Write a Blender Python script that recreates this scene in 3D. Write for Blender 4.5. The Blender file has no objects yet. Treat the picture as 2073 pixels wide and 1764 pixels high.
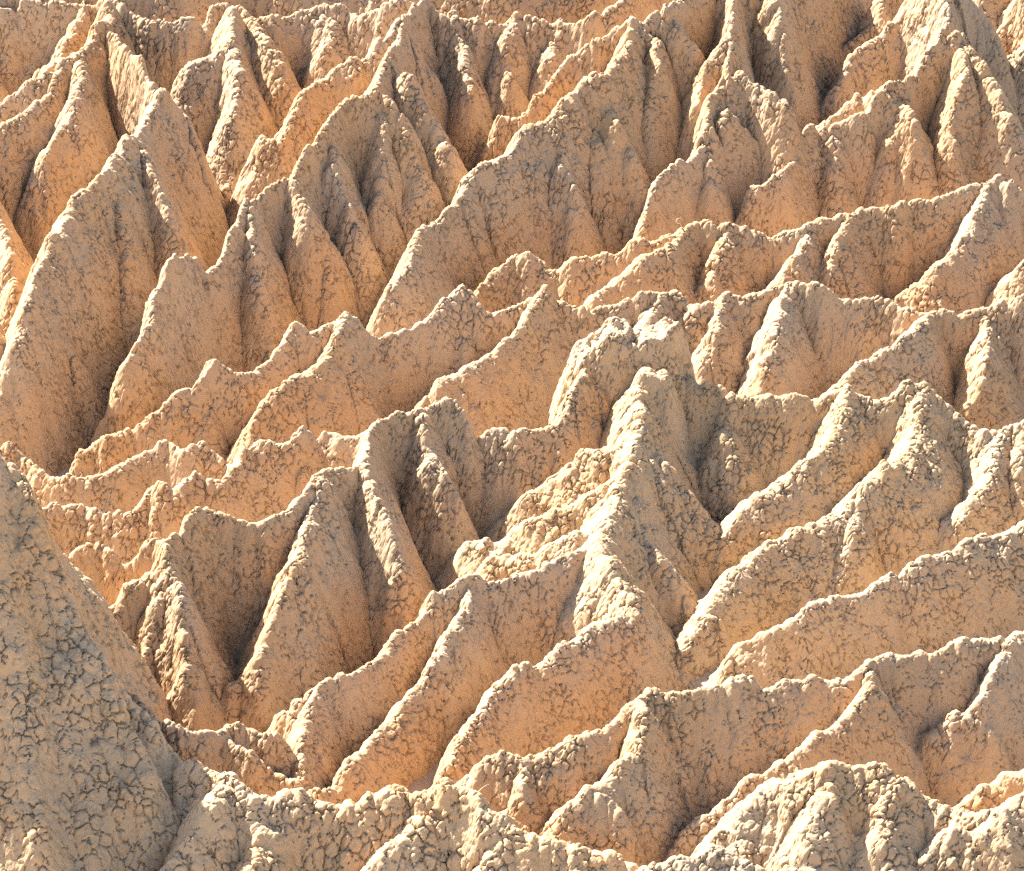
import bpy, math
import numpy as np
from mathutils import Vector

QUICK = 1.0; PLAIN = False
# ---------------------------------------------------------------- camera, sky, sun, exposure
scene = bpy.context.scene
HF = math.radians(7.0)          # half horizontal field of view
PITCH = math.radians(30.0)
CAM_H = 42.0
D0 = CAM_H / math.sin(PITCH)
cam_data = bpy.data.cameras.new("camera"); cam = bpy.data.objects.new("camera", cam_data)
scene.collection.objects.link(cam); scene.camera = cam
cam_data.sensor_width = 36; cam_data.lens = 18 / math.tan(HF)
cam_data.clip_start = 1; cam_data.clip_end = 3000
cam.location = (0, 0, CAM_H); cam.rotation_euler = (math.pi/2 - PITCH, 0, 0)

SUN_EL = math.radians(46); SUN_AZ = math.radians(-49)      # azimuth from +Y (away from the camera), negative = to the left
sun_dir = Vector((math.sin(SUN_AZ)*math.cos(SUN_EL), math.cos(SUN_AZ)*math.cos(SUN_EL), math.sin(SUN_EL)))
world = bpy.data.worlds.new("World"); scene.world = world; world.use_nodes = True
wn = world.node_tree.nodes; wn.clear()
sky = wn.new("ShaderNodeTexSky"); sky.sky_type = 'NISHITA'; sky.sun_disc = False
sky.sun_elevation = SUN_EL; sky.sun_rotation = SUN_AZ
sky.air_density = 1.0; sky.dust_density = 1.2
bg = wn.new("ShaderNodeBackground"); bg.inputs[1].default_value = 0.065
wo = wn.new("ShaderNodeOutputWorld")
world.node_tree.links.new(sky.outputs[0], bg.inputs[0]); world.node_tree.links.new(bg.outputs[0], wo.inputs[0])
sl = bpy.data.lights.new("sun", 'SUN'); sl.energy = 5.0; sl.angle = math.radians(0.5); sl.color = (1.0, 0.95, 0.86)
so = bpy.data.objects.new("sun", sl); scene.collection.objects.link(so)
so.rotation_euler = sun_dir.to_track_quat('Z', 'Y').to_euler(); so.location = (-30, 60, 60)
scene.view_settings.view_transform = 'Standard'; scene.view_settings.look = 'None'
scene.view_settings.exposure = 2.22; scene.view_settings.gamma = 1.0
scene.cycles.max_bounces = 5; scene.cycles.diffuse_bounces = 3
scene.cycles.use_denoising = False

# ---------------------------------------------------------------- measuring: a point of the slope from where it is seen and how high it stands
def ray(px, py):
    x = (px-1036.5)/1036.5*math.tan(HF); u = (882-py)/1036.5*math.tan(HF)
    c, s = math.cos(PITCH), math.sin(PITCH)
    return (x, c + u*s, -s + u*c)
def pt(px, py, h):
    d = ray(px, py); z = h/100
    for _ in range(4):
        t = (z-CAM_H)/d[2]
        z = h/100*(t/D0)
    return (t*d[0], t*d[1], z)
class Line(list): asym = None
def line(s, bulge=0.):          # '~' a low rib, '@a,b' different steepness on the two sides
    asym = None
    if s[0] == '~': s = s[1:]; bulge = 0.
    if s[0] == '@': q, s = s[1:].split(' ', 1); asym = tuple(float(v) for v in q.split(','))
    P = [tuple(float(v) for v in a.split(',')) for a in s.split()]
    if bulge:
        h0 = max(p[2] for p in P); P = [(x, y, h+bulge*h*(1-h/h0)) if h > 0 else (x, y, h) for x, y, h in P]
    r = Line(pt(*p) for p in P); r.asym = asym
    return r

# ---------------------------------------------------------------- noise
def _hash(ix, iy, seed):
    h = (ix.astype(np.int64)*374761393 + iy.astype(np.int64)*668265263 + seed*1442695041) & 0xffffffff
    h = ((h ^ (h >> 13))*1274126177) & 0xffffffff
    h = h ^ (h >> 16)
    return (h & 0xffff).astype(np.float32)/32767.5 - 1
def vnoise(x, y, seed=0):
    ix = np.floor(x); iy = np.floor(y); fx = (x-ix).astype(np.float32); fy = (y-iy).astype(np.float32)
    ix = ix.astype(np.int64); iy = iy.astype(np.int64)
    fx = fx*fx*fx*(fx*(fx*6-15)+10); fy = fy*fy*fy*(fy*(fy*6-15)+10)
    a = _hash(ix, iy, seed); b = _hash(ix+1, iy, seed); c = _hash(ix, iy+1, seed); d = _hash(ix+1, iy+1, seed)
    return (a+(b-a)*fx)*(1-fy) + (c+(d-c)*fx)*fy
def fbm(x, y, octv=4, seed=0, gain=.5):
    r = 0; a = 1; t = 0
    for o in range(octv):
        cs, sn = math.cos(o*1.3+.4), math.sin(o*1.3+.4)
        r = r + a*vnoise(x*cs-y*sn+o*17.3, x*sn+y*cs-o*9.1, seed+o); t += a
        a *= gain; x = x*2.03; y = y*2.03
    return r/t

# ---------------------------------------------------------------- the hills: crest and spur lines (x, y seen, height)
# name, label, flank steepness, crest rounding, lines
HILLS = [
("rear crest wall with narrow pale spurs, rising to a peak at its western end", 2.0, .10, """
-120,40,340 0,28,340 60,15,345 150,12,350 215,2,360 250,25,345 300,42,340 350,46,335 385,50,330 420,40,335 445,15,345 485,12,350 520,35,335 550,42,330 585,30,335 605,15,345 640,15,345 700,25,340 722,28,345 782,10,375 862,2,380 894,30,360 966,52,340 1006,56,330 1070,40,340 1134,38,350 1190,40,360 1222,24,370 1262,0,380 1330,-50,400 1440,-90,440
215,2,360 225,30,355 212,52,350
170,12,350 152,60,300 100,128,260 84,152,230 70,260,100
476,15,350 464,80,330 440,100,310 384,140,270 372,168,240 370,260,130
464,80,330 472,112,310 488,160,280 472,240,220 470,360,100 460,460,0
488,160,280 520,256,180 510,380,60
500,30,340 552,116,280 576,144,260 584,180,220 584,250,140 575,330,60
640,15,345 676,48,320 656,104,270 656,152,220 640,260,80
918,40,345 942,132,260 950,188,220 926,312,110 940,370,30
1046,44,335 1022,108,280 1034,160,230 1000,260,120 960,340,30
1134,38,350 1120,110,270 1085,190,170
-60,60,300 -20,150,220 0,240,120
"""),
("tall fin hill with a forked peak and a long pale crest curving down to its foot", 2.25, .09, """
212,52,350 256,104,350 312,160,340 360,212,320 392,272,280 416,360,200 432,440,120 436,520,30
332,190,350 280,276,370 224,344,390 160,392,400 120,468,370 76,552,330 48,640,270 24,705,220 0,790,150 -40,860,80
280,280,366 308,348,335 340,440,260 368,516,180 382,600,90
212,52,350 160,116,330 72,168,290 24,200,260 -60,260,220
150,125,320 110,180,290 56,240,260 0,276,240 -80,310,220
160,116,330 172,160,320 140,240,270 92,304,220 72,368,160 68,440,90 66,520,10
-60,330,260 0,430,235 20,520,190 26,600,140 30,690,70
~224,350,388 250,470,300 262,600,200 262,720,90
~120,480,362 130,600,270 150,740,160 160,840,70
-200,640,260 -60,660,250 0,690,215
-140,560,260 -60,610,230 -10,670,190 10,740,120
"""),
("great two-branched fin with a ragged notch low on its crest", 2.2, .09, """
862,2,380 814,44,390 782,120,400 756,192,390 700,216,370 656,256,360 616,320,330 588,364,310 572,360,320 532,380,320 500,408,310 480,468,280 448,532,250 416,564,240 396,536,270 360,520,325 332,560,318 312,600,300 300,660,260 276,705,232 256,735,212 240,803,145 204,875,60
814,44,390 752,100,370 672,144,330 612,204,290 560,284,230 532,288,220 520,340,170 504,384,130 490,450,60
782,120,400 822,172,360 878,248,290 902,292,250 922,352,180 928,400,110 935,450,50
~774,200,380 814,248,340 846,332,270 870,420,190 890,500,100 900,560,20
~774,200,380 780,300,300 772,400,220 765,500,130 775,600,40
~662,256,350 674,340,300 706,432,230 716,480,190 735,560,110 750,640,30
~592,372,310 624,452,250 664,560,150 688,640,70
~508,420,305 524,560,210 552,705,80
"""),
("broad fin hill with a stepped pale crest ending in a small knob", 2.2, .09, """
1440,-60,450 1354,24,430 1282,60,400 1214,92,370 1154,128,330 1094,192,280 1054,224,250 1006,240,230 990,280,190 966,344,120 955,400,40
1282,60,400 1270,104,390 1230,156,370 1182,172,360 1134,224,330 1070,252,310 1022,312,280 950,360,250 934,400,230 894,456,200 872,474,195 858,468,205 838,512,235 822,548,222 794,592,195 778,616,175 776,680,95
~1205,170,362 1246,248,310 1270,312,250 1290,380,190 1296,452,110 1300,500,50
~1118,235,320 1135,344,250 1158,384,220 1178,452,150 1184,520,80 1188,560,20
~1182,180,352 1215,300,265 1225,392,180 1228,480,90
1282,60,400 1330,72,390 1334,136,340 1310,216,270 1304,300,190 1298,384,100 1300,440,30
1354,24,430 1400,90,350 1395,190,250 1370,270,150
"""),
("steep cone-shaped spur with forked pale crest between two dark gullies", 2.2, .09, """
1484,-50,440 1484,40,410 1480,92,380 1472,160,350 1436,208,320 1432,272,280 1372,336,245 1328,376,230 1304,448,180 1292,500,120
1480,92,380 1424,144,330 1412,224,260 1364,300,170 1350,370,80
1472,160,350 1500,152,350 1540,188,310 1588,228,280 1596,264,230 1598,320,160 1600,380,90
~1472,232,300 1524,284,240 1544,312,210 1540,370,130 1530,430,60
~1432,272,280 1440,360,210 1452,440,120
1560,-60,450 1584,24,380 1600,136,270 1624,192,200 1632,260,120 1625,330,30
1484,-50,440 1560,-60,450 1700,-100,330
"""),
("highest fin on the eastern side with a stepped crest and several ribs", 2.1, .09, """
1912,-50,430 1912,0,400 1916,52,380 1904,76,370 1860,136,330 1820,172,310 1792,188,300 1744,232,270 1684,264,240 1648,264,240 1616,308,225 1584,356,205 1532,380,190 1520,376,192 1508,416,150 1500,455,100
1912,-40,420 1844,0,330 1784,76,260 1728,124,230 1696,180,200 1656,256,120 1650,320,40
1792,180,290 1764,200,260 1740,200,255 1692,240,220 1660,270,180
1904,76,370 1944,80,360 1984,132,320 2024,200,270 2044,236,240 2068,276,200 2090,350,120 2110,440,30
1912,-40,420 1976,20,330 1996,56,290 2004,112,230 2020,168,170 2040,240,90
~1804,184,305 1816,240,260 1796,296,210 1796,370,130 1790,450,40
1804,184,305 1844,224,270 1856,264,230 1856,360,130 1850,430,50
1944,80,360 1948,168,300 1922,260,220 1924,340,140 1930,430,40
~1690,264,240 1690,340,180 1700,430,100
2020,200,265 2010,290,190 2020,380,100
1784,0,300 1780,40,270 1700,110,190
"""),
("dark sloping hillside at the eastern edge beside a sandy wash", 1.9, .10, """
2200,-60,420 2150,0,350 2068,96,270 2044,120,240 2036,200,150 2040,260,80
2100,-60,380 2060,0,300 2030,60,240
"""),
("knobbly mid-slope ridge behind the others, capped by a rough pale block at its eastern top", 2.0, .11, """
960,640,90 966,604,130 1006,540,180 1046,516,200 1070,520,200 1102,540,180 1130,564,160 1162,540,190 1210,512,220 1278,500,230 1318,492,230 1376,460,250 1406,458,245 1446,468,240 1532,464,240 1556,480,220 1624,472,230 1676,448,240 1744,418,250 1784,418,250 1808,430,240 1840,416,245 1904,408,250 1964,380,270 2024,362,280 2044,376,275 2072,400,250 2200,420,250
1376,460,250 1352,508,230 1296,532,210 1244,560,180 1202,600,150 1166,632,110
1480,468,240 1452,520,200 1444,556,170 1404,600,120 1390,640,50
1636,475,230 1612,528,190 1588,560,160 1552,592,120 1530,640,50
1716,435,245 1696,500,200 1688,536,170 1660,572,130 1640,620,60
2004,370,275 1960,476,210 1884,548,150 1804,608,90 1780,650,40
2150,480,240 2072,540,170 2040,576,130 2000,640,50
1076,520,200 1080,600,110 1060,640,60
"""),
("long scalloped ridge crossing the whole slope, its west end falling away in sharp teeth", 2.05, .10, """
2200,630,240 2072,618,240 2004,622,235 1976,636,220 1932,628,230 1884,620,240 1816,618,235 1780,600,245 1744,596,250 1668,584,260 1612,576,260 1564,592,250 1524,600,250 1468,596,250 1416,612,240 1384,600,245 1360,592,250 1304,612,240 1244,624,230 1182,640,220 1162,632,225 1102,604,260 1074,612,250 998,636,230 966,612,260 934,588,280 902,612,270 846,648,250 798,688,220 772,694,215 748,676,240 720,640,280 704,640,285 672,676,260 632,684,260 596,662,280 572,704,250 540,735,230 480,759,220 436,743,240 416,767,220 360,803,190 300,839,160 256,875,120 212,895,110 188,895,105 172,915,90 176,943,60
1102,607,260 1062,655,230 998,715,190 942,739,180 894,787,140 858,819,110 840,850,60
704,643,285 680,691,260 620,763,210 600,763,215 560,791,200 516,839,160 500,879,120 492,930,60
~700,680,255 696,759,200 680,811,150 678,860,90 675,910,30
~934,610,262 934,683,200 915,760,130 900,830,40
1340,600,250 1316,651,210 1290,700,150 1280,770,70
1468,600,248 1456,671,200 1428,723,150 1404,771,100 1385,830,30
1600,578,258 1576,659,220 1544,731,170 1504,803,100 1480,860,30
1884,619,240 1860,663,220 1820,703,190 1764,727,180 1716,767,150 1640,815,90 1600,850,40
1996,625,230 1996,699,180 1984,771,130 1956,827,80 1930,880,20
~430,750,228 420,830,160 400,900,80
"""),
("pale hill with a peaked crest and long curving spurs running down into the sandy gully", 1.65, .12, """
1290,745,300 1302,737,310 1326,735,308 1370,767,270 1422,779,260 1468,795,245 1524,811,235 1604,811,235 1640,815,230 1684,795,250 1716,781,265 1744,795,250 1804,803,245 1844,775,270 1868,775,270 1892,803,240 1924,827,220 1948,851,200 2000,875,190 2072,869,200 2200,880,200
1302,737,300 1294,811,280 1290,891,250 1262,971,240 1222,1063,230 1210,1100,230 1234,1139,220 1262,1179,200 1278,1239,170 1302,1299,110 1314,1379,30
1290,891,250 1202,915,230 1122,963,170 1062,1003,130 1026,1039,90 1010,1080,40
1262,971,240 1222,991,225 1142,1031,180 1054,1063,140 994,1103,100 978,1095,105 954,1103,90 930,1151,40 918,1190,0
1222,1063,230 1174,1091,200 1062,1119,160 1006,1131,140 970,1171,90 950,1210,40
1290,891,250 1344,943,200 1400,1003,140 1416,1051,80 1420,1110,10
1300,920,235 1348,979,180 1340,1031,140 1364,1091,80 1375,1150,20
1262,985,235 1304,1079,170 1340,1131,130 1380,1211,60 1400,1270,10
1484,805,240 1472,859,200 1452,911,150 1456,963,100 1436,1031,30
1716,787,262 1692,863,215 1664,911,185 1604,959,155 1540,999,130 1500,1031,105 1472,1091,60 1452,1131,35 1440,1180,0
1868,779,268 1860,851,225 1836,903,200 1804,939,185 1744,983,160 1724,1063,110 1700,1107,75 1696,1155,40 1700,1207,0
1735,1010,150 1684,1051,125 1604,1079,120 1564,1103,115 1524,1131,110 1484,1171,100 1456,1207,90 1432,1231,85 1400,1283,60 1380,1339,30 1368,1399,0
2024,879,190 2004,943,150 1984,983,130 1944,1043,90 1896,1115,30
2072,875,200 2068,960,130 2060,1040,50
"""),
("double-crested lower hill whose pale spurs sweep down like pleats", 2.1, .10, """
1210,1095,230 1194,1111,225 1130,1155,200 1102,1165,200 1054,1155,215 998,1171,210 950,1175,215 882,1219,190 846,1275,150 814,1283,165 774,1319,165 702,1367,160 646,1391,155 600,1420,130 560,1455,90 552,1500,20
950,1178,212 954,1219,200 918,1283,180 878,1359,150 822,1419,120 774,1479,105 722,1551,75 662,1619,40
1225,1140,215 1270,1215,190 1262,1259,185 1202,1271,195 1142,1307,185 1094,1343,170 1042,1367,165 1006,1391,155 974,1431,145 934,1503,110 890,1583,60
1262,1259,185 1278,1339,110 1290,1400,50
~640,1400,150 615,1500,120 610,1580,85 600,1640,40
"""),
("short ridge linking a rounded mound to the foot of the hoodoo", 1.9, .10, """
966,899,200 986,891,210 1022,871,230 1046,875,230 1102,871,230 1142,839,260 1165,795,290 1185,745,315
1102,876,225 1140,890,205 1146,930,150 1130,980,70
1038,878,230 1006,931,170 998,971,130 990,1040,50
1000,885,215 960,930,150
1185,770,295 1180,850,220 1170,900,150
"""),
("low sunlit ridge with two smooth humps at the western side", 2.0, .09, """
-80,915,190 0,911,200 24,911,200 52,931,190 80,955,180 140,967,180 180,967,180 220,955,190 260,931,200 304,911,210 336,903,215 372,921,205 416,915,200 448,931,190 468,943,180 500,990,100
260,935,200 224,983,160 168,1027,110 130,1060,60
372,925,200 378,980,140 380,1040,60
"""),
("ridge of uneven teeth and rounded shoulders with a rough orange face", 2.15, .09, """
40,1080,180 64,1051,200 112,1027,210 156,1021,215 192,1039,205 220,1047,200 264,1047,205 288,1027,220 316,993,245 340,1007,240 356,1007,240 384,979,245 400,971,250 428,979,240 452,975,240 472,947,250 500,911,270 532,895,275 580,895,270 620,885,270 660,881,270 696,891,265 732,887,275
316,1000,240 320,1080,170 330,1160,80
470,955,245 470,1020,180 475,1080,100
640,890,265 610,960,200 590,1040,120
"""),
("large pleated hill with a rubbly flat-topped summit and one sharp pale spur", 2.15, .10, """
986,891,200 966,899,205 942,867,245 934,835,275 918,817,290 878,817,290 846,835,285 802,847,285 762,863,280 742,883,285 738,925,300 712,947,305 656,955,330 624,995,335 580,1023,330 532,1047,325 460,1047,330 416,1041,340 392,1055,340 376,1083,330 340,1107,320 332,1103,320 296,1107,305 268,1131,280 248,1139,270 232,1127,280 204,1109,290 160,1135,260 144,1143,255 80,1159,230 20,1180,200
738,945,300 762,1011,265 782,1067,230 806,1131,180 826,1211,110 840,1290,30
~850,845,283 866,931,225 894,971,195 918,1011,160 950,1075,80 965,1120,20
650,965,325 640,1023,310 624,1063,290 612,1131,250 576,1191,230 560,1239,200 528,1315,150 500,1367,100 468,1391,80 448,1439,30 440,1467,0
576,1195,230 600,1300,140 640,1390,50
340,1111,320 340,1151,290 316,1219,230 296,1319,140 290,1400,60
340,1120,315 360,1219,250 376,1339,150 400,1440,50
340,1145,295 296,1163,270 256,1195,240 216,1235,210 192,1251,200 168,1245,205 136,1259,190 120,1290,150
"""),
("nearest rough hillside with deep polygonal cracks falling from a tall shoulder", 1.7, .16, """
@1.35,3.8 -60,880,840 0,923,775 24,935,760 40,959,735 60,1011,680 64,1063,625 84,1099,592 76,1163,552 100,1211,505 132,1271,446 160,1311,411 208,1375,355 240,1407,330 272,1443,301 304,1463,288 340,1519,240 380,1551,220 420,1571,212 460,1575,224 512,1619,195
-300,840,940 -60,880,840
460,1575,222 512,1619,195 544,1627,190 580,1619,190 624,1623,180 656,1639,165 700,1641,165 742,1619,185 814,1607,195 862,1605,200 902,1587,215 930,1605,200 962,1631,185 978,1655,170 1014,1659,170 1042,1683,155 1074,1703,140 1122,1715,130 1162,1735,115 1242,1739,110 1282,1755,95 1340,1790,50
452,1575,224 420,1631,208 384,1695,170 328,1764,125 280,1830,70
516,1627,195 532,1683,160 504,1764,110 480,1840,40
860,1640,170 838,1659,165 814,1687,150 774,1731,120 740,1780,70
1040,1690,150 982,1739,120 940,1790,70
"""),
("thin curved blade of clay tucked behind the nearest hillside", 2.4, .07, """
256,1403,240 280,1419,235 304,1451,215 330,1500,160
304,1470,200 336,1469,200 360,1479,190 432,1487,160 456,1467,170 500,1471,165 540,1491,150 560,1491,150 580,1511,130 604,1579,60 610,1620,20
432,1489,160 460,1503,150 500,1531,130 540,1555,110 600,1583,85 640,1599,75 650,1640,20
"""),
("even knobbly ridge line sloping down to the gully mouth", 1.75, .11, """
2200,1010,190 2072,1059,190 2024,1083,180 1964,1103,180 1884,1131,170 1804,1159,160 1740,1203,140 1664,1223,140 1604,1255,130 1540,1271,130 1504,1295,110 1480,1339,70 1448,1391,10
"""),
("long rounded ridge with broad cracked face and three pale diagonal spurs", 1.85, .12, """
2200,1260,240 2072,1275,240 2004,1291,240 1944,1307,240 1892,1323,240 1860,1319,245 1804,1339,245 1764,1351,245 1684,1371,240 1628,1379,240 1552,1399,235 1524,1381,250 1484,1389,250 1436,1399,250 1376,1407,250 1324,1407,255 1276,1423,250 1244,1455,230 1230,1483,215 1182,1503,205 1142,1519,195 1090,1527,195 1046,1531,195 1014,1531,195 966,1551,175 942,1579,140 930,1610,100
1290,1425,255 1302,1443,250 1298,1507,215 1262,1547,190 1222,1591,160 1182,1619,140 1146,1651,115 1110,1700,60
1210,1598,160 1222,1623,150 1250,1659,115 1262,1719,55 1265,1770,10
1764,1355,245 1768,1399,230 1724,1447,205 1668,1483,185 1636,1523,160 1584,1547,150 1524,1575,135 1468,1615,110 1420,1659,80 1396,1687,60 1368,1719,30
2056,1290,240 2020,1363,200 1984,1419,170 1932,1451,140 1884,1491,100 1848,1523,70 1824,1563,30
1050,1540,190 1056,1590,150 1064,1650,90
"""),
("rough domed mound near the camera covered in coarse popcorn clay", 1.5, .22, """
1440,1740,60 1460,1703,90 1516,1640,150 1576,1579,210 1628,1567,230 1684,1559,245 1740,1555,250 1776,1567,240 1824,1583,225 1884,1619,195 1936,1647,175 1960,1659,170 2004,1659,180 2072,1610,230 2200,1560,280
1688,1563,245 1668,1611,215 1644,1683,160 1620,1764,90
1530,1620,160 1510,1700,100 1500,1764,50
1820,1600,220 1790,1680,170 1716,1700,120 1644,1740,70
2040,1640,210 1964,1690,150 1900,1700,130 1776,1735,90 1724,1764,60
"""),
("small ribbed mound half hidden behind the domed mound at the eastern edge", 1.7, .14, """
1930,1670,70 1960,1630,120 1984,1603,150 2036,1575,170 2072,1571,180 2200,1570,190
"""),
("low rounded hummock of pale clay at the very bottom of the slope", 1.5, .16, """
1250,1800,60 1300,1765,100 1332,1755,120 1384,1735,140 1444,1715,155 1484,1727,145 1524,1755,110 1560,1800,60
"""),
("bright orange hills beyond the rear crest", 1.7, .12, """
-200,-20,380 0,-25,380 200,-60,390 400,-40,380 520,-70,400 700,-40,380 900,-10,350 1000,-60,400 1200,-110,430
560,-60,390 545,-20,340 580,30,250
1010,-60,395 960,-10,330 900,30,260
330,-45,385 360,0,320 400,40,250
1100,-90,410 1050,-30,340 1000,20,260
1180,-110,420 1120,-40,340 1080,10,260
1500,-120,320 1800,-120,270 2000,-110,260 2300,-120,300
1900,-60,300 1950,-20,300 2000,-30,320 2100,-60,330
1950,-20,300 1945,40,200 1960,90,120
"""),
]
FLOOR = """1780,40,250 1740,95,200 1700,150,160 1644,224,110 1630,300,50
1985,20,250 2010,120,200 2036,200,140 2060,290,60"""

# ---------------------------------------------------------------- terrain grid
SX = 0.019*QUICK; SY = 0.0115*QUICK
X0, X1, Y0, Y1 = -13.6, 13.6, 54.0, 108.0
NX = int((X1-X0)/SX); NY = int((Y1-Y0)/SY)
gx = (X0 + np.arange(NX)*SX).astype(np.float32); gy = (Y0 + np.arange(NY)*SY).astype(np.float32)

def field(lines, k, rnd, seed, kscale=1.22, jag=1.0, r0=0., kmain=1., conv=-.04, flute=1.):
    k = k*kscale
    """height above the ground plane and depth below the crest, on the part of the grid the hill covers"""
    P = [p for l in lines for p in l]
    R = max(p[2] for p in P)/min([k]+[min(l.asym) for l in lines if l.asym]) + .5
    i0 = max(0, int((min(p[0] for p in P)-R-X0)/SX)); i1 = min(NX, int((max(p[0] for p in P)+R-X0)/SX)+1)
    j0 = max(0, int((min(p[1] for p in P)-R-Y0)/SY)); j1 = min(NY, int((max(p[1] for p in P)+R-Y0)/SY)+1)
    X, Y = np.meshgrid(gx[i0:i1], gy[j0:j1])
    wx = X + .10*fbm(X*.9, Y*.9, 3, seed) + .035*fbm(X*4, Y*4, 2, seed+5)
    wy = Y + .10*fbm(X*.9, Y*.9, 3, seed+9) + .035*fbm(X*4, Y*4, 2, seed+15)
    kk = k*(1 + .16*fbm(X*.55, Y*.55, 3, seed+31))
    H = np.full(X.shape, -2., np.float32); B = np.full(X.shape, 2., np.float32); S = np.zeros(X.shape, np.float32)
    for li, ln in enumerate(lines):
        arc = li*31.7
        for a, b in zip(ln[:-1], ln[1:]):
            r = max(a[2], b[2])/((min(ln.asym) if ln.asym else k)*.8) + .5
            a0 = max(0, int((min(a[0], b[0])-r-X0)/SX)-i0); a1 = min(i1-i0, int((max(a[0], b[0])+r-X0)/SX)+1-i0)
            b0 = max(0, int((min(a[1], b[1])-r-Y0)/SY)-j0); b1 = min(j1-j0, int((max(a[1], b[1])+r-Y0)/SY)+1-j0)
            if a1 <= a0 or b1 <= b0: continue
            s = (slice(b0, b1), slice(a0, a1))
            dx, dy = b[0]-a[0], b[1]-a[1]; L2 = dx*dx+dy*dy+1e-9
            t = np.clip(((wx[s]-a[0])*dx + (wy[s]-a[1])*dy)/L2, 0, 1)
            d2 = (wx[s]-a[0]-t*dx)**2 + (wy[s]-a[1]-t*dy)**2
            z = a[2]+(b[2]-a[2])*t
            rn = rnd*(.8 if ln is lines[0] else 1.2); dd = np.sqrt(np.maximum(np.sqrt(d2)-r0, 0)**2+rn*rn)-rn
            ks = kk[s]*(kmain if ln is lines[0] else 1.)
            if ln.asym:                                  # gentler on the right of the line of travel, steeper on its left
                ex, ey = ln[-1][0]-ln[0][0], ln[-1][1]-ln[0][1]; el = math.hypot(ex, ey)
                cx = wx[s]-a[0]-t*dx; cy = wy[s]-a[1]-t*dy
                q = np.clip(.5+1.6*(ex*cy-ey*cx)/el/np.sqrt(d2+.02), 0, 1); ks = ks/k*(ln.asym[0]*(1-q)+ln.asym[1]*q)
            h = z - ks*dd*(1+conv*np.minimum(dd, 2.5))
            # soft maximum so that spurs grow out of the crest
            w = .05; o = H[s]
            S[s] = np.where(h > o, arc+t*math.sqrt(L2), S[s]); arc += math.sqrt(L2)
            m = np.maximum(h, o); e = np.exp(-np.abs(h-o)/w)
            H[s] = m + w*e*.35
            B[s] = np.where(h > o, z-h, B[s])
    far = np.clip(B/1.0, 0, 1)
    u = S + .25*vnoise(X*1.4, Y*1.4, seed+71)
    H += flute*np.clip((B-.15)/.9, 0, 1)*(.16*np.abs(vnoise(u*1.9, B*.35, seed+70)) + .07*np.abs(vnoise(u*4.3, B*.6, seed+72)) + .035*np.abs(vnoise(u*9.5, B*1.1, seed+73)) - .07)
    H += jag*(.075*fbm(X*3.1, Y*3.1, 4, seed+40) + (.05+.13*far)*fbm(X*1.5, Y*1.5, 3, seed+50)
              + (.10*far)*(np.abs(fbm(X*2.6, Y*2.6, 2, seed+60))-.25))
    return (i0, i1, j0, j1), H, B

# spur flank factor, extra steepness of the main crest, how far spurs stand proud
STYLE = {**{i: (1.0, 1.55, .33) for i in range(6)}, 7: (1.0, 1.4, .3), 8: (1.0, 1.4, .3), 9: (1.0, 1.35, .2), 14: (1.05, 1.4, .3), 15: (1.22, 1., 0.)}
fields = []
for n, (label, k, rnd, txt) in enumerate(HILLS):
    ks, km, bl = STYLE.get(n, (1.15, 1.0, .15))
    fields.append(field([line(s, bl if i else 0.) for i, s in enumerate(txt.strip().split('\n'))], k, rnd, 100*n+7, ks, 1., 0., km, .17 if n < 6 else (.08 if n in (8, 10, 14) else .0), 1.6 if n < 6 else 1.1))
G = np.full((NY, NX), -9., np.float32)
for (i0, i1, j0, j1), H, B in fields:
    np.maximum(G[j0:j1, i0:i1], H, out=G[j0:j1, i0:i1])

HOODOO = """1196,706,325 1215,690,345 1250,684,350 1285,700,335 1320,690,342 1350,676,352
1200,720,300 1195,770,270"""
fields.append(field([line(s) for s in HOODOO.split('\n')], 3.8, .10, 5555, 1., 1.5, .22))
fields.append(field([line("1308,752,318 1340,758,312")], 3.6, .10, 6666, 1., 1.1, .08))

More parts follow.
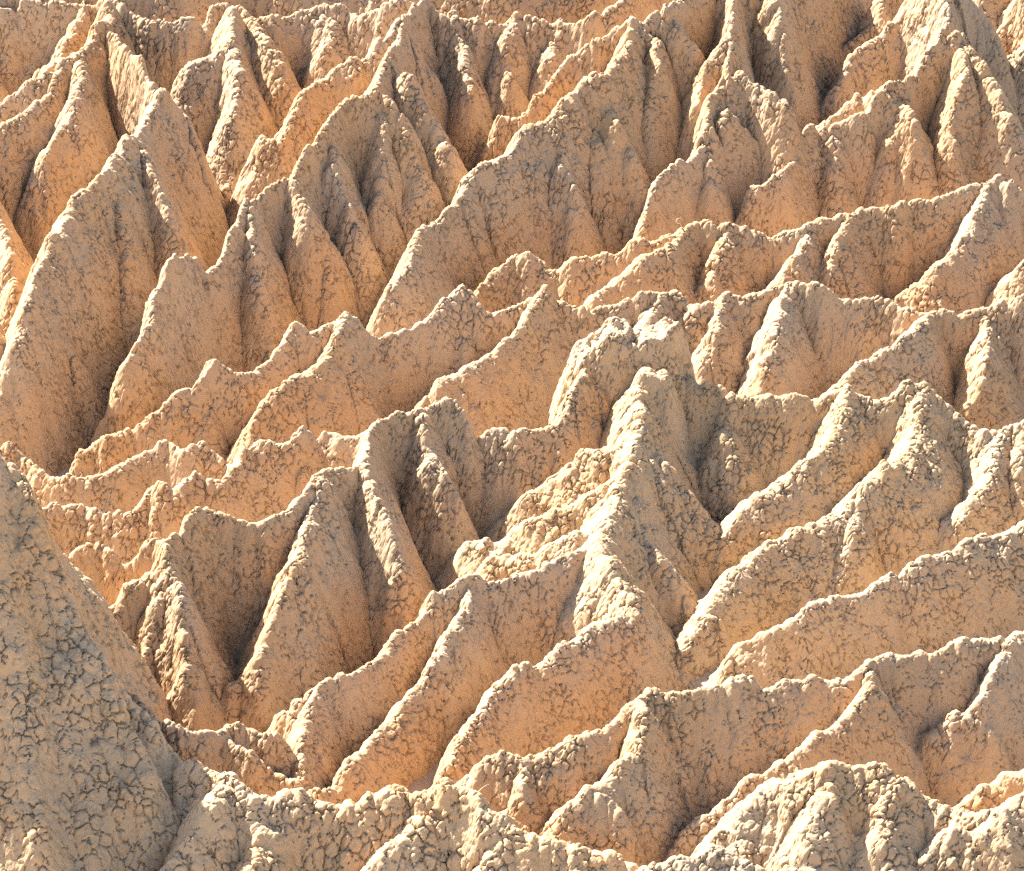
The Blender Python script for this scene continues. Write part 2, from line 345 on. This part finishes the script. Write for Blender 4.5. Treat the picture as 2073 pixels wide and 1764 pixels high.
# ---------------------------------------------------------------- materials
def clay(name, col, pale, lump=1.0, warm=None):
    m = bpy.data.materials.new(name); m.use_nodes = True
    m.displacement_method = 'DISPLACEMENT'
    nt = m.node_tree; N = nt.nodes; L = nt.links
    if PLAIN:
        N["Principled BSDF"].inputs["Base Color"].default_value = col+(1,); return m
    b = N["Principled BSDF"]; b.inputs["Roughness"].default_value = .95; b.inputs["Specular IOR Level"].default_value = .12
    out = N["Material Output"]
    def node(t, **kw):
        x = N.new(t)
        for kx, v in kw.items(): setattr(x, kx, v)
        return x
    def math_(op, a, c=None, d=None, clamp=False):
        x = node("ShaderNodeMath", operation=op); x.use_clamp = clamp
        for i, v in enumerate((a, c, d)):
            if v is None: continue
            if isinstance(v, (int, float)): x.inputs[i].default_value = v
            else: L.new(v, x.inputs[i])
        return x.outputs[0]
    def ramp(v, lo, hi, o0=0., o1=1., smooth=True):
        x = node("ShaderNodeMapRange", interpolation_type='SMOOTHSTEP' if smooth else 'LINEAR')
        L.new(v, x.inputs[0])
        for i, q in zip((1, 2, 3, 4), (lo, hi, o0, o1)):
            if isinstance(q, (int, float)): x.inputs[i].default_value = q
            else: L.new(q, x.inputs[i])
        return x.outputs[0]
    geo = node("ShaderNodeNewGeometry"); pos = geo.outputs["Position"]
    at = node("ShaderNodeAttribute", attribute_name="below_crest"); below = at.outputs["Fac"]
    nearc = ramp(below, .1, 1.3, 1., 0.)                # 1 at the crest, 0 low on the flank
    def noise(scale, detail=3, rough=.55, vec=pos):
        x = node("ShaderNodeTexNoise"); x.inputs["Scale"].default_value = scale
        x.inputs["Detail"].default_value = detail; x.inputs["Roughness"].default_value = rough
        L.new(vec, x.inputs["Vector"]); return x
    wn_ = noise(3.0, 3); wv = node("ShaderNodeVectorMath", operation='MULTIPLY_ADD')
    L.new(wn_.outputs["Color"], wv.inputs[0]); wv.inputs[1].default_value = (.22,)*3; L.new(pos, wv.inputs[2])
    sq = node("ShaderNodeVectorMath", operation='MULTIPLY'); L.new(wv.outputs[0], sq.inputs[0]); sq.inputs[1].default_value = (1, 1, .72)
    wp = sq.outputs[0]
    def vor(scale, feat, vec=wp, rnd_=1.):
        x = node("ShaderNodeTexVoronoi", feature=feat); x.inputs["Scale"].default_value = scale
        x.inputs["Randomness"].default_value = rnd_; L.new(vec, x.inputs["Vector"]); return x
    wn2 = noise(9.0, 3); wv2 = node("ShaderNodeVectorMath", operation='MULTIPLY_ADD')
    L.new(wn2.outputs["Color"], wv2.inputs[0]); wv2.inputs[1].default_value = (.07,)*3; L.new(wp, wv2.inputs[2])
    wq = wv2.outputs[0]
    e1 = vor(5.6/lump, 'DISTANCE_TO_EDGE', wq).outputs["Distance"]
    f1 = vor(10/lump, 'F1', wq).outputs["Distance"]
    f2 = vor(17.5/lump, 'F1', wq).outputs["Distance"]
    f3 = vor(25/lump, 'F1', wp).outputs["Distance"]
    patch = ramp(noise(1.0, 3, .6).outputs["Fac"], .38, .62)          # where the crust is strongly cracked
    patch2 = ramp(noise(2.3, 2).outputs["Fac"], .36, .60)
    brk = ramp(noise(3.6, 3, .6).outputs["Fac"], .38, .54)           # cracks open and close along their length
    open_ = math_('MULTIPLY', brk, math_('MULTIPLY_ADD', patch, .8, .2))
    cw = math_('MULTIPLY_ADD', open_, .060, .010)
    crack = math_('MULTIPLY', ramp(e1, 0., cw, 1., 0.), ramp(open_, .02, .35))
    rim = ramp(e1, 0., .16, 0., 1.)
    def cap(f, r): return math_('SUBTRACT', 1., math_('POWER', math_('MULTIPLY', f, 1./r), 2.), clamp=True)
    crust = ramp(noise(.75, 3, .6).outputs["Fac"], .36, .60, .50, 1.)
    crust = math_('MAXIMUM', crust, math_('MULTIPLY', nearc, .85))
    h = math_('MULTIPLY', cap(f1, .95), math_('MULTIPLY_ADD', nearc, .016, .024))
    h = math_('MULTIPLY_ADD', cap(f2, .85), math_('MULTIPLY_ADD', math_('MULTIPLY', nearc, patch2), .022, .018), h)
    h = math_('MULTIPLY_ADD', cap(f3, .9), math_('MULTIPLY_ADD', nearc, .014, .012), h)
    h = math_('MULTIPLY', h, crust)
    h = math_('MULTIPLY_ADD', rim, math_('MULTIPLY_ADD', open_, .030, .008), h)
    h = math_('MULTIPLY_ADD', crack, -.065, h)
    st = node("ShaderNodeVectorMath", operation='MULTIPLY'); L.new(pos, st.inputs[0]); st.inputs[1].default_value = (1, 1, .30)
    h = math_('MULTIPLY_ADD', noise(5.5, 5, .62, st.outputs[0]).outputs["Fac"], .055, h)
    h = math_('MULTIPLY_ADD', noise(26, 5, .7).outputs["Fac"], .018, h)
    h = math_('MULTIPLY', h, lump*.84)
    bmp = node("ShaderNodeBump"); bmp.inputs["Distance"].default_value = .018; bmp.inputs["Strength"].default_value = .8
    L.new(noise(48, 5, .75).outputs["Fac"], bmp.inputs["Height"]); L.new(bmp.outputs[0], b.inputs["Normal"])
    disp = node("ShaderNodeDisplacement"); disp.inputs["Midlevel"].default_value = .04; disp.inputs["Scale"].default_value = 1.
    L.new(h, disp.inputs["Height"]); L.new(disp.outputs[0], out.inputs["Displacement"])
    # colour: iron-stained clay; crests paler, with sunlit highlights painted into the colour
    def mix(fac, a, c):
        x = node("ShaderNodeMix", data_type='RGBA')
        if isinstance(fac, (int, float)): x.inputs[0].default_value = fac
        else: L.new(fac, x.inputs[0])
        for i, v in ((6, a), (7, c)):
            if isinstance(v, tuple): x.inputs[i].default_value = v+(1,)
            else: L.new(v, x.inputs[i])
        return x.outputs[2]
    tint = noise(.35, 3); big = ramp(tint.outputs["Fac"], .35, .65)
    c2 = warm or (col[0]*1.03, col[1]*.93, col[2]*.80)
    c = mix(big, col, c2)
    crest_light = math_('MULTIPLY', nearc, ramp(noise(2.0, 4).outputs["Fac"], .25, .6, .35, 1.))
    c = mix(crest_light, c, pale)
    fine = ramp(noise(52, 5, .8).outputs["Fac"], .35, .65)
    c = mix(math_('MULTIPLY', fine, .24), c, (col[0]*.55, col[1]*.5, col[2]*.45))
    c = mix(math_('MULTIPLY', crack, .40), c, (col[0]*.45, col[1]*.42, col[2]*.4))  # recess shade of the cracks deepened by a darker colour
    L.new(c, b.inputs["Base Color"])
    return m

PINK = (.48, .347, .225); PALE = (.58, .505, .40)
mat = clay("clay", PINK, PALE, .85)
mat_pale = clay("pale_clay", (.47, .355, .232), (.58, .515, .42), .85)
mat_mound = clay("mound_clay", (.48, .355, .23), (.57, .49, .385), .95)
mat_near = clay("near_clay", (.55, .39, .24), (.59, .49, .365), 1.05)
MATS = {9: mat_pale, 17: mat_pale, 15: mat_near, 19: mat_mound, 20: mat_mound, 21: mat_mound}

# ---------------------------------------------------------------- meshes
def add_mesh(name, V, F, m, attr=None, kind="structure", label=None, cat=None):
    me = bpy.data.meshes.new(name)
    c = V.mean(0); c[2] = V[:, 2].min()
    V = (V-c).astype(np.float32)
    me.vertices.add(len(V)); me.vertices.foreach_set("co", V.ravel())
    n = len(F); me.loops.add(n*4); me.polygons.add(n)
    me.loops.foreach_set("vertex_index", F.astype(np.int32).ravel())
    me.polygons.foreach_set("loop_start", (np.arange(n)*4).astype(np.int32))
    me.polygons.foreach_set("use_smooth", np.ones(n, bool))
    me.update(calc_edges=True)
    if attr is not None:
        a = me.attributes.new("below_crest", 'FLOAT', 'POINT'); a.data.foreach_set("value", attr.astype(np.float32))
    me.materials.append(m)
    o = bpy.data.objects.new(name, me); o.location = [float(v) for v in c]; scene.collection.objects.link(o)
    if kind: o["kind"] = kind
    if label: o["label"] = label
    if cat: o["category"] = cat
    return o
def grid_mesh(win, H, B, keep, m, label, cat="hill", name="clay_hill"):
    i0, i1, j0, j1 = win
    if not keep.any(): print("BURIED", label); keep[:2, :2] = True
    kq = keep[:-1, :-1] | keep[1:, :-1] | keep[:-1, 1:] | keep[1:, 1:]
    use = np.zeros(keep.shape, bool)
    use[:-1, :-1] |= kq; use[1:, :-1] |= kq; use[:-1, 1:] |= kq; use[1:, 1:] |= kq
    idx = np.cumsum(use.ravel()).reshape(use.shape)-1
    jj, ii = np.nonzero(use)
    V = np.stack([gx[i0+ii], gy[j0+jj], H[jj, ii]], 1).astype(np.float64)
    qj, qi = np.nonzero(kq)
    F = np.stack([idx[qj, qi], idx[qj, qi+1], idx[qj+1, qi+1], idx[qj+1, qi]], 1)
    return add_mesh(name, V, F, m, B[jj, ii], "structure", label, cat)

nv = 0
for n, ((win, H, B), (label, k, rnd, txt)) in enumerate(zip(fields, HILLS)):
    i0, i1, j0, j1 = win
    keep = (H > G[j0:j1, i0:i1]-.14) & (H > -.12)
    o = grid_mesh(win, H, B, keep, MATS.get(n, mat), label)
    nv += len(o.data.vertices)
print("vertices", nv)
mat_cap = clay("cream_caprock", (.50, .39, .27), (.56, .485, .38), .9)
for (win, H, B), lab in zip(fields[-2:], ("pale cream two-horned clay pillar with steep walls standing behind the peaked crest",
        "small rounded cream cap on the peaked crest, in front of the two-horned pillar")):
    i0, i1, j0, j1 = win
    keep = (H > G[j0:j1, i0:i1]-.1) & (H > (1.6 if lab[0] == 'p' else 1.2))
    o = grid_mesh(win, H, B, keep, mat_cap, lab, "rock pillar" if "horned" in lab else "caprock", "hoodoo" if "horned" in lab else "caprock")
    o["kind"] = "thing"
# wisps of dry grass caught on the crests
m_stem = bpy.data.materials.new("dry_straw"); m_stem.use_nodes = True
m_stem.node_tree.nodes["Principled BSDF"].inputs["Base Color"].default_value = (.62, .50, .30, 1)
m_stem.node_tree.nodes["Principled BSDF"].inputs["Roughness"].default_value = .8
def stem(P, r, lab):
    P = [np.array(pt(*p)) for p in P]; ns = 6; V = []; F = []
    # resample smoothly
    Q = []
    for i in range(len(P)-1):
        p0 = P[max(i-1, 0)]; p1 = P[i]; p2 = P[i+1]; p3 = P[min(i+2, len(P)-1)]
        for t in np.linspace(0, 1, 6, endpoint=False):
            Q.append(.5*(2*p1+(p2-p0)*t+(2*p0-5*p1+4*p2-p3)*t*t+(3*p1-p0-3*p2+p3)*t**3))
    Q.append(P[-1])
    for i, q in enumerate(Q):
        d = Q[min(i+1, len(Q)-1)]-Q[max(i-1, 0)]; d /= np.linalg.norm(d)+1e-9
        a = np.cross(d, (0.3, 1, .1)); a /= np.linalg.norm(a); b2 = np.cross(d, a)
        rr = r*(1-.6*i/len(Q))
        for k in range(ns):
            th = 2*math.pi*k/ns; V.append(q + rr*(math.cos(th)*a+math.sin(th)*b2))
    for i in range(len(Q)-1):
        for k in range(ns):
            F.append((i*ns+k, i*ns+(k+1) % ns, (i+1)*ns+(k+1) % ns, (i+1)*ns+k))
    add_mesh("dry_grass_stem", np.array(V), np.array(F), m_stem, None, "thing", lab, "grass stem")
stem([(1381, 470, 240), (1378, 455, 256), (1369, 451, 262), (1371, 444, 268), (1378, 442, 270), (1381, 447, 264)], .007,
     "thin curled dry stem standing on the mid-slope ridge crest")
stem([(955, 1620, 170), (966, 1606, 182), (978, 1594, 190), (990, 1588, 194)], .007,
     "short straight dry stem poking out above the lower crest near the camera")
# ground: gully beds of washed sand, one sheet to the horizon
m_ground = clay("washed_sand", (.44, .345, .26), (.44, .345, .26), .35)
fx = np.concatenate([-np.geomspace(1500, 15, 24), np.arange(-14, 14.01, .1), np.geomspace(15, 1500, 24)])
fy = np.concatenate([np.linspace(-300, 50, 20), np.arange(53, 109.9, .1), np.geomspace(111, 2500, 24)])
GX, GY = np.meshgrid(fx, fy)
GZ = .06*fbm(GX*.8, GY*.8, 4, 900)
for ln in [line(s) for s in FLOOR.split('\n')]:
    for a, b in zip(ln[:-1], ln[1:]):
        dx, dy = b[0]-a[0], b[1]-a[1]
        t = np.clip(((GX-a[0])*dx+(GY-a[1])*dy)/(dx*dx+dy*dy), 0, 1)
        d = np.hypot(GX-a[0]-t*dx, GY-a[1]-t*dy)
        GZ = np.maximum(GZ, a[2]+(b[2]-a[2])*t - .5*np.maximum(d-.15, 0) + .02*fbm(GX*3, GY*3, 2, 77))
ny, nx = GX.shape
I = np.arange(nx*ny).reshape(ny, nx)
F = np.stack([I[:-1, :-1], I[:-1, 1:], I[1:, 1:], I[1:, :-1]], -1).reshape(-1, 4)
add_mesh("ground", np.stack([GX.ravel(), GY.ravel(), GZ.ravel()], 1), F, m_ground, np.full(nx*ny, 2.), "structure",
         "smooth washed sand filling the narrow gully beds between the clay hills", "ground")
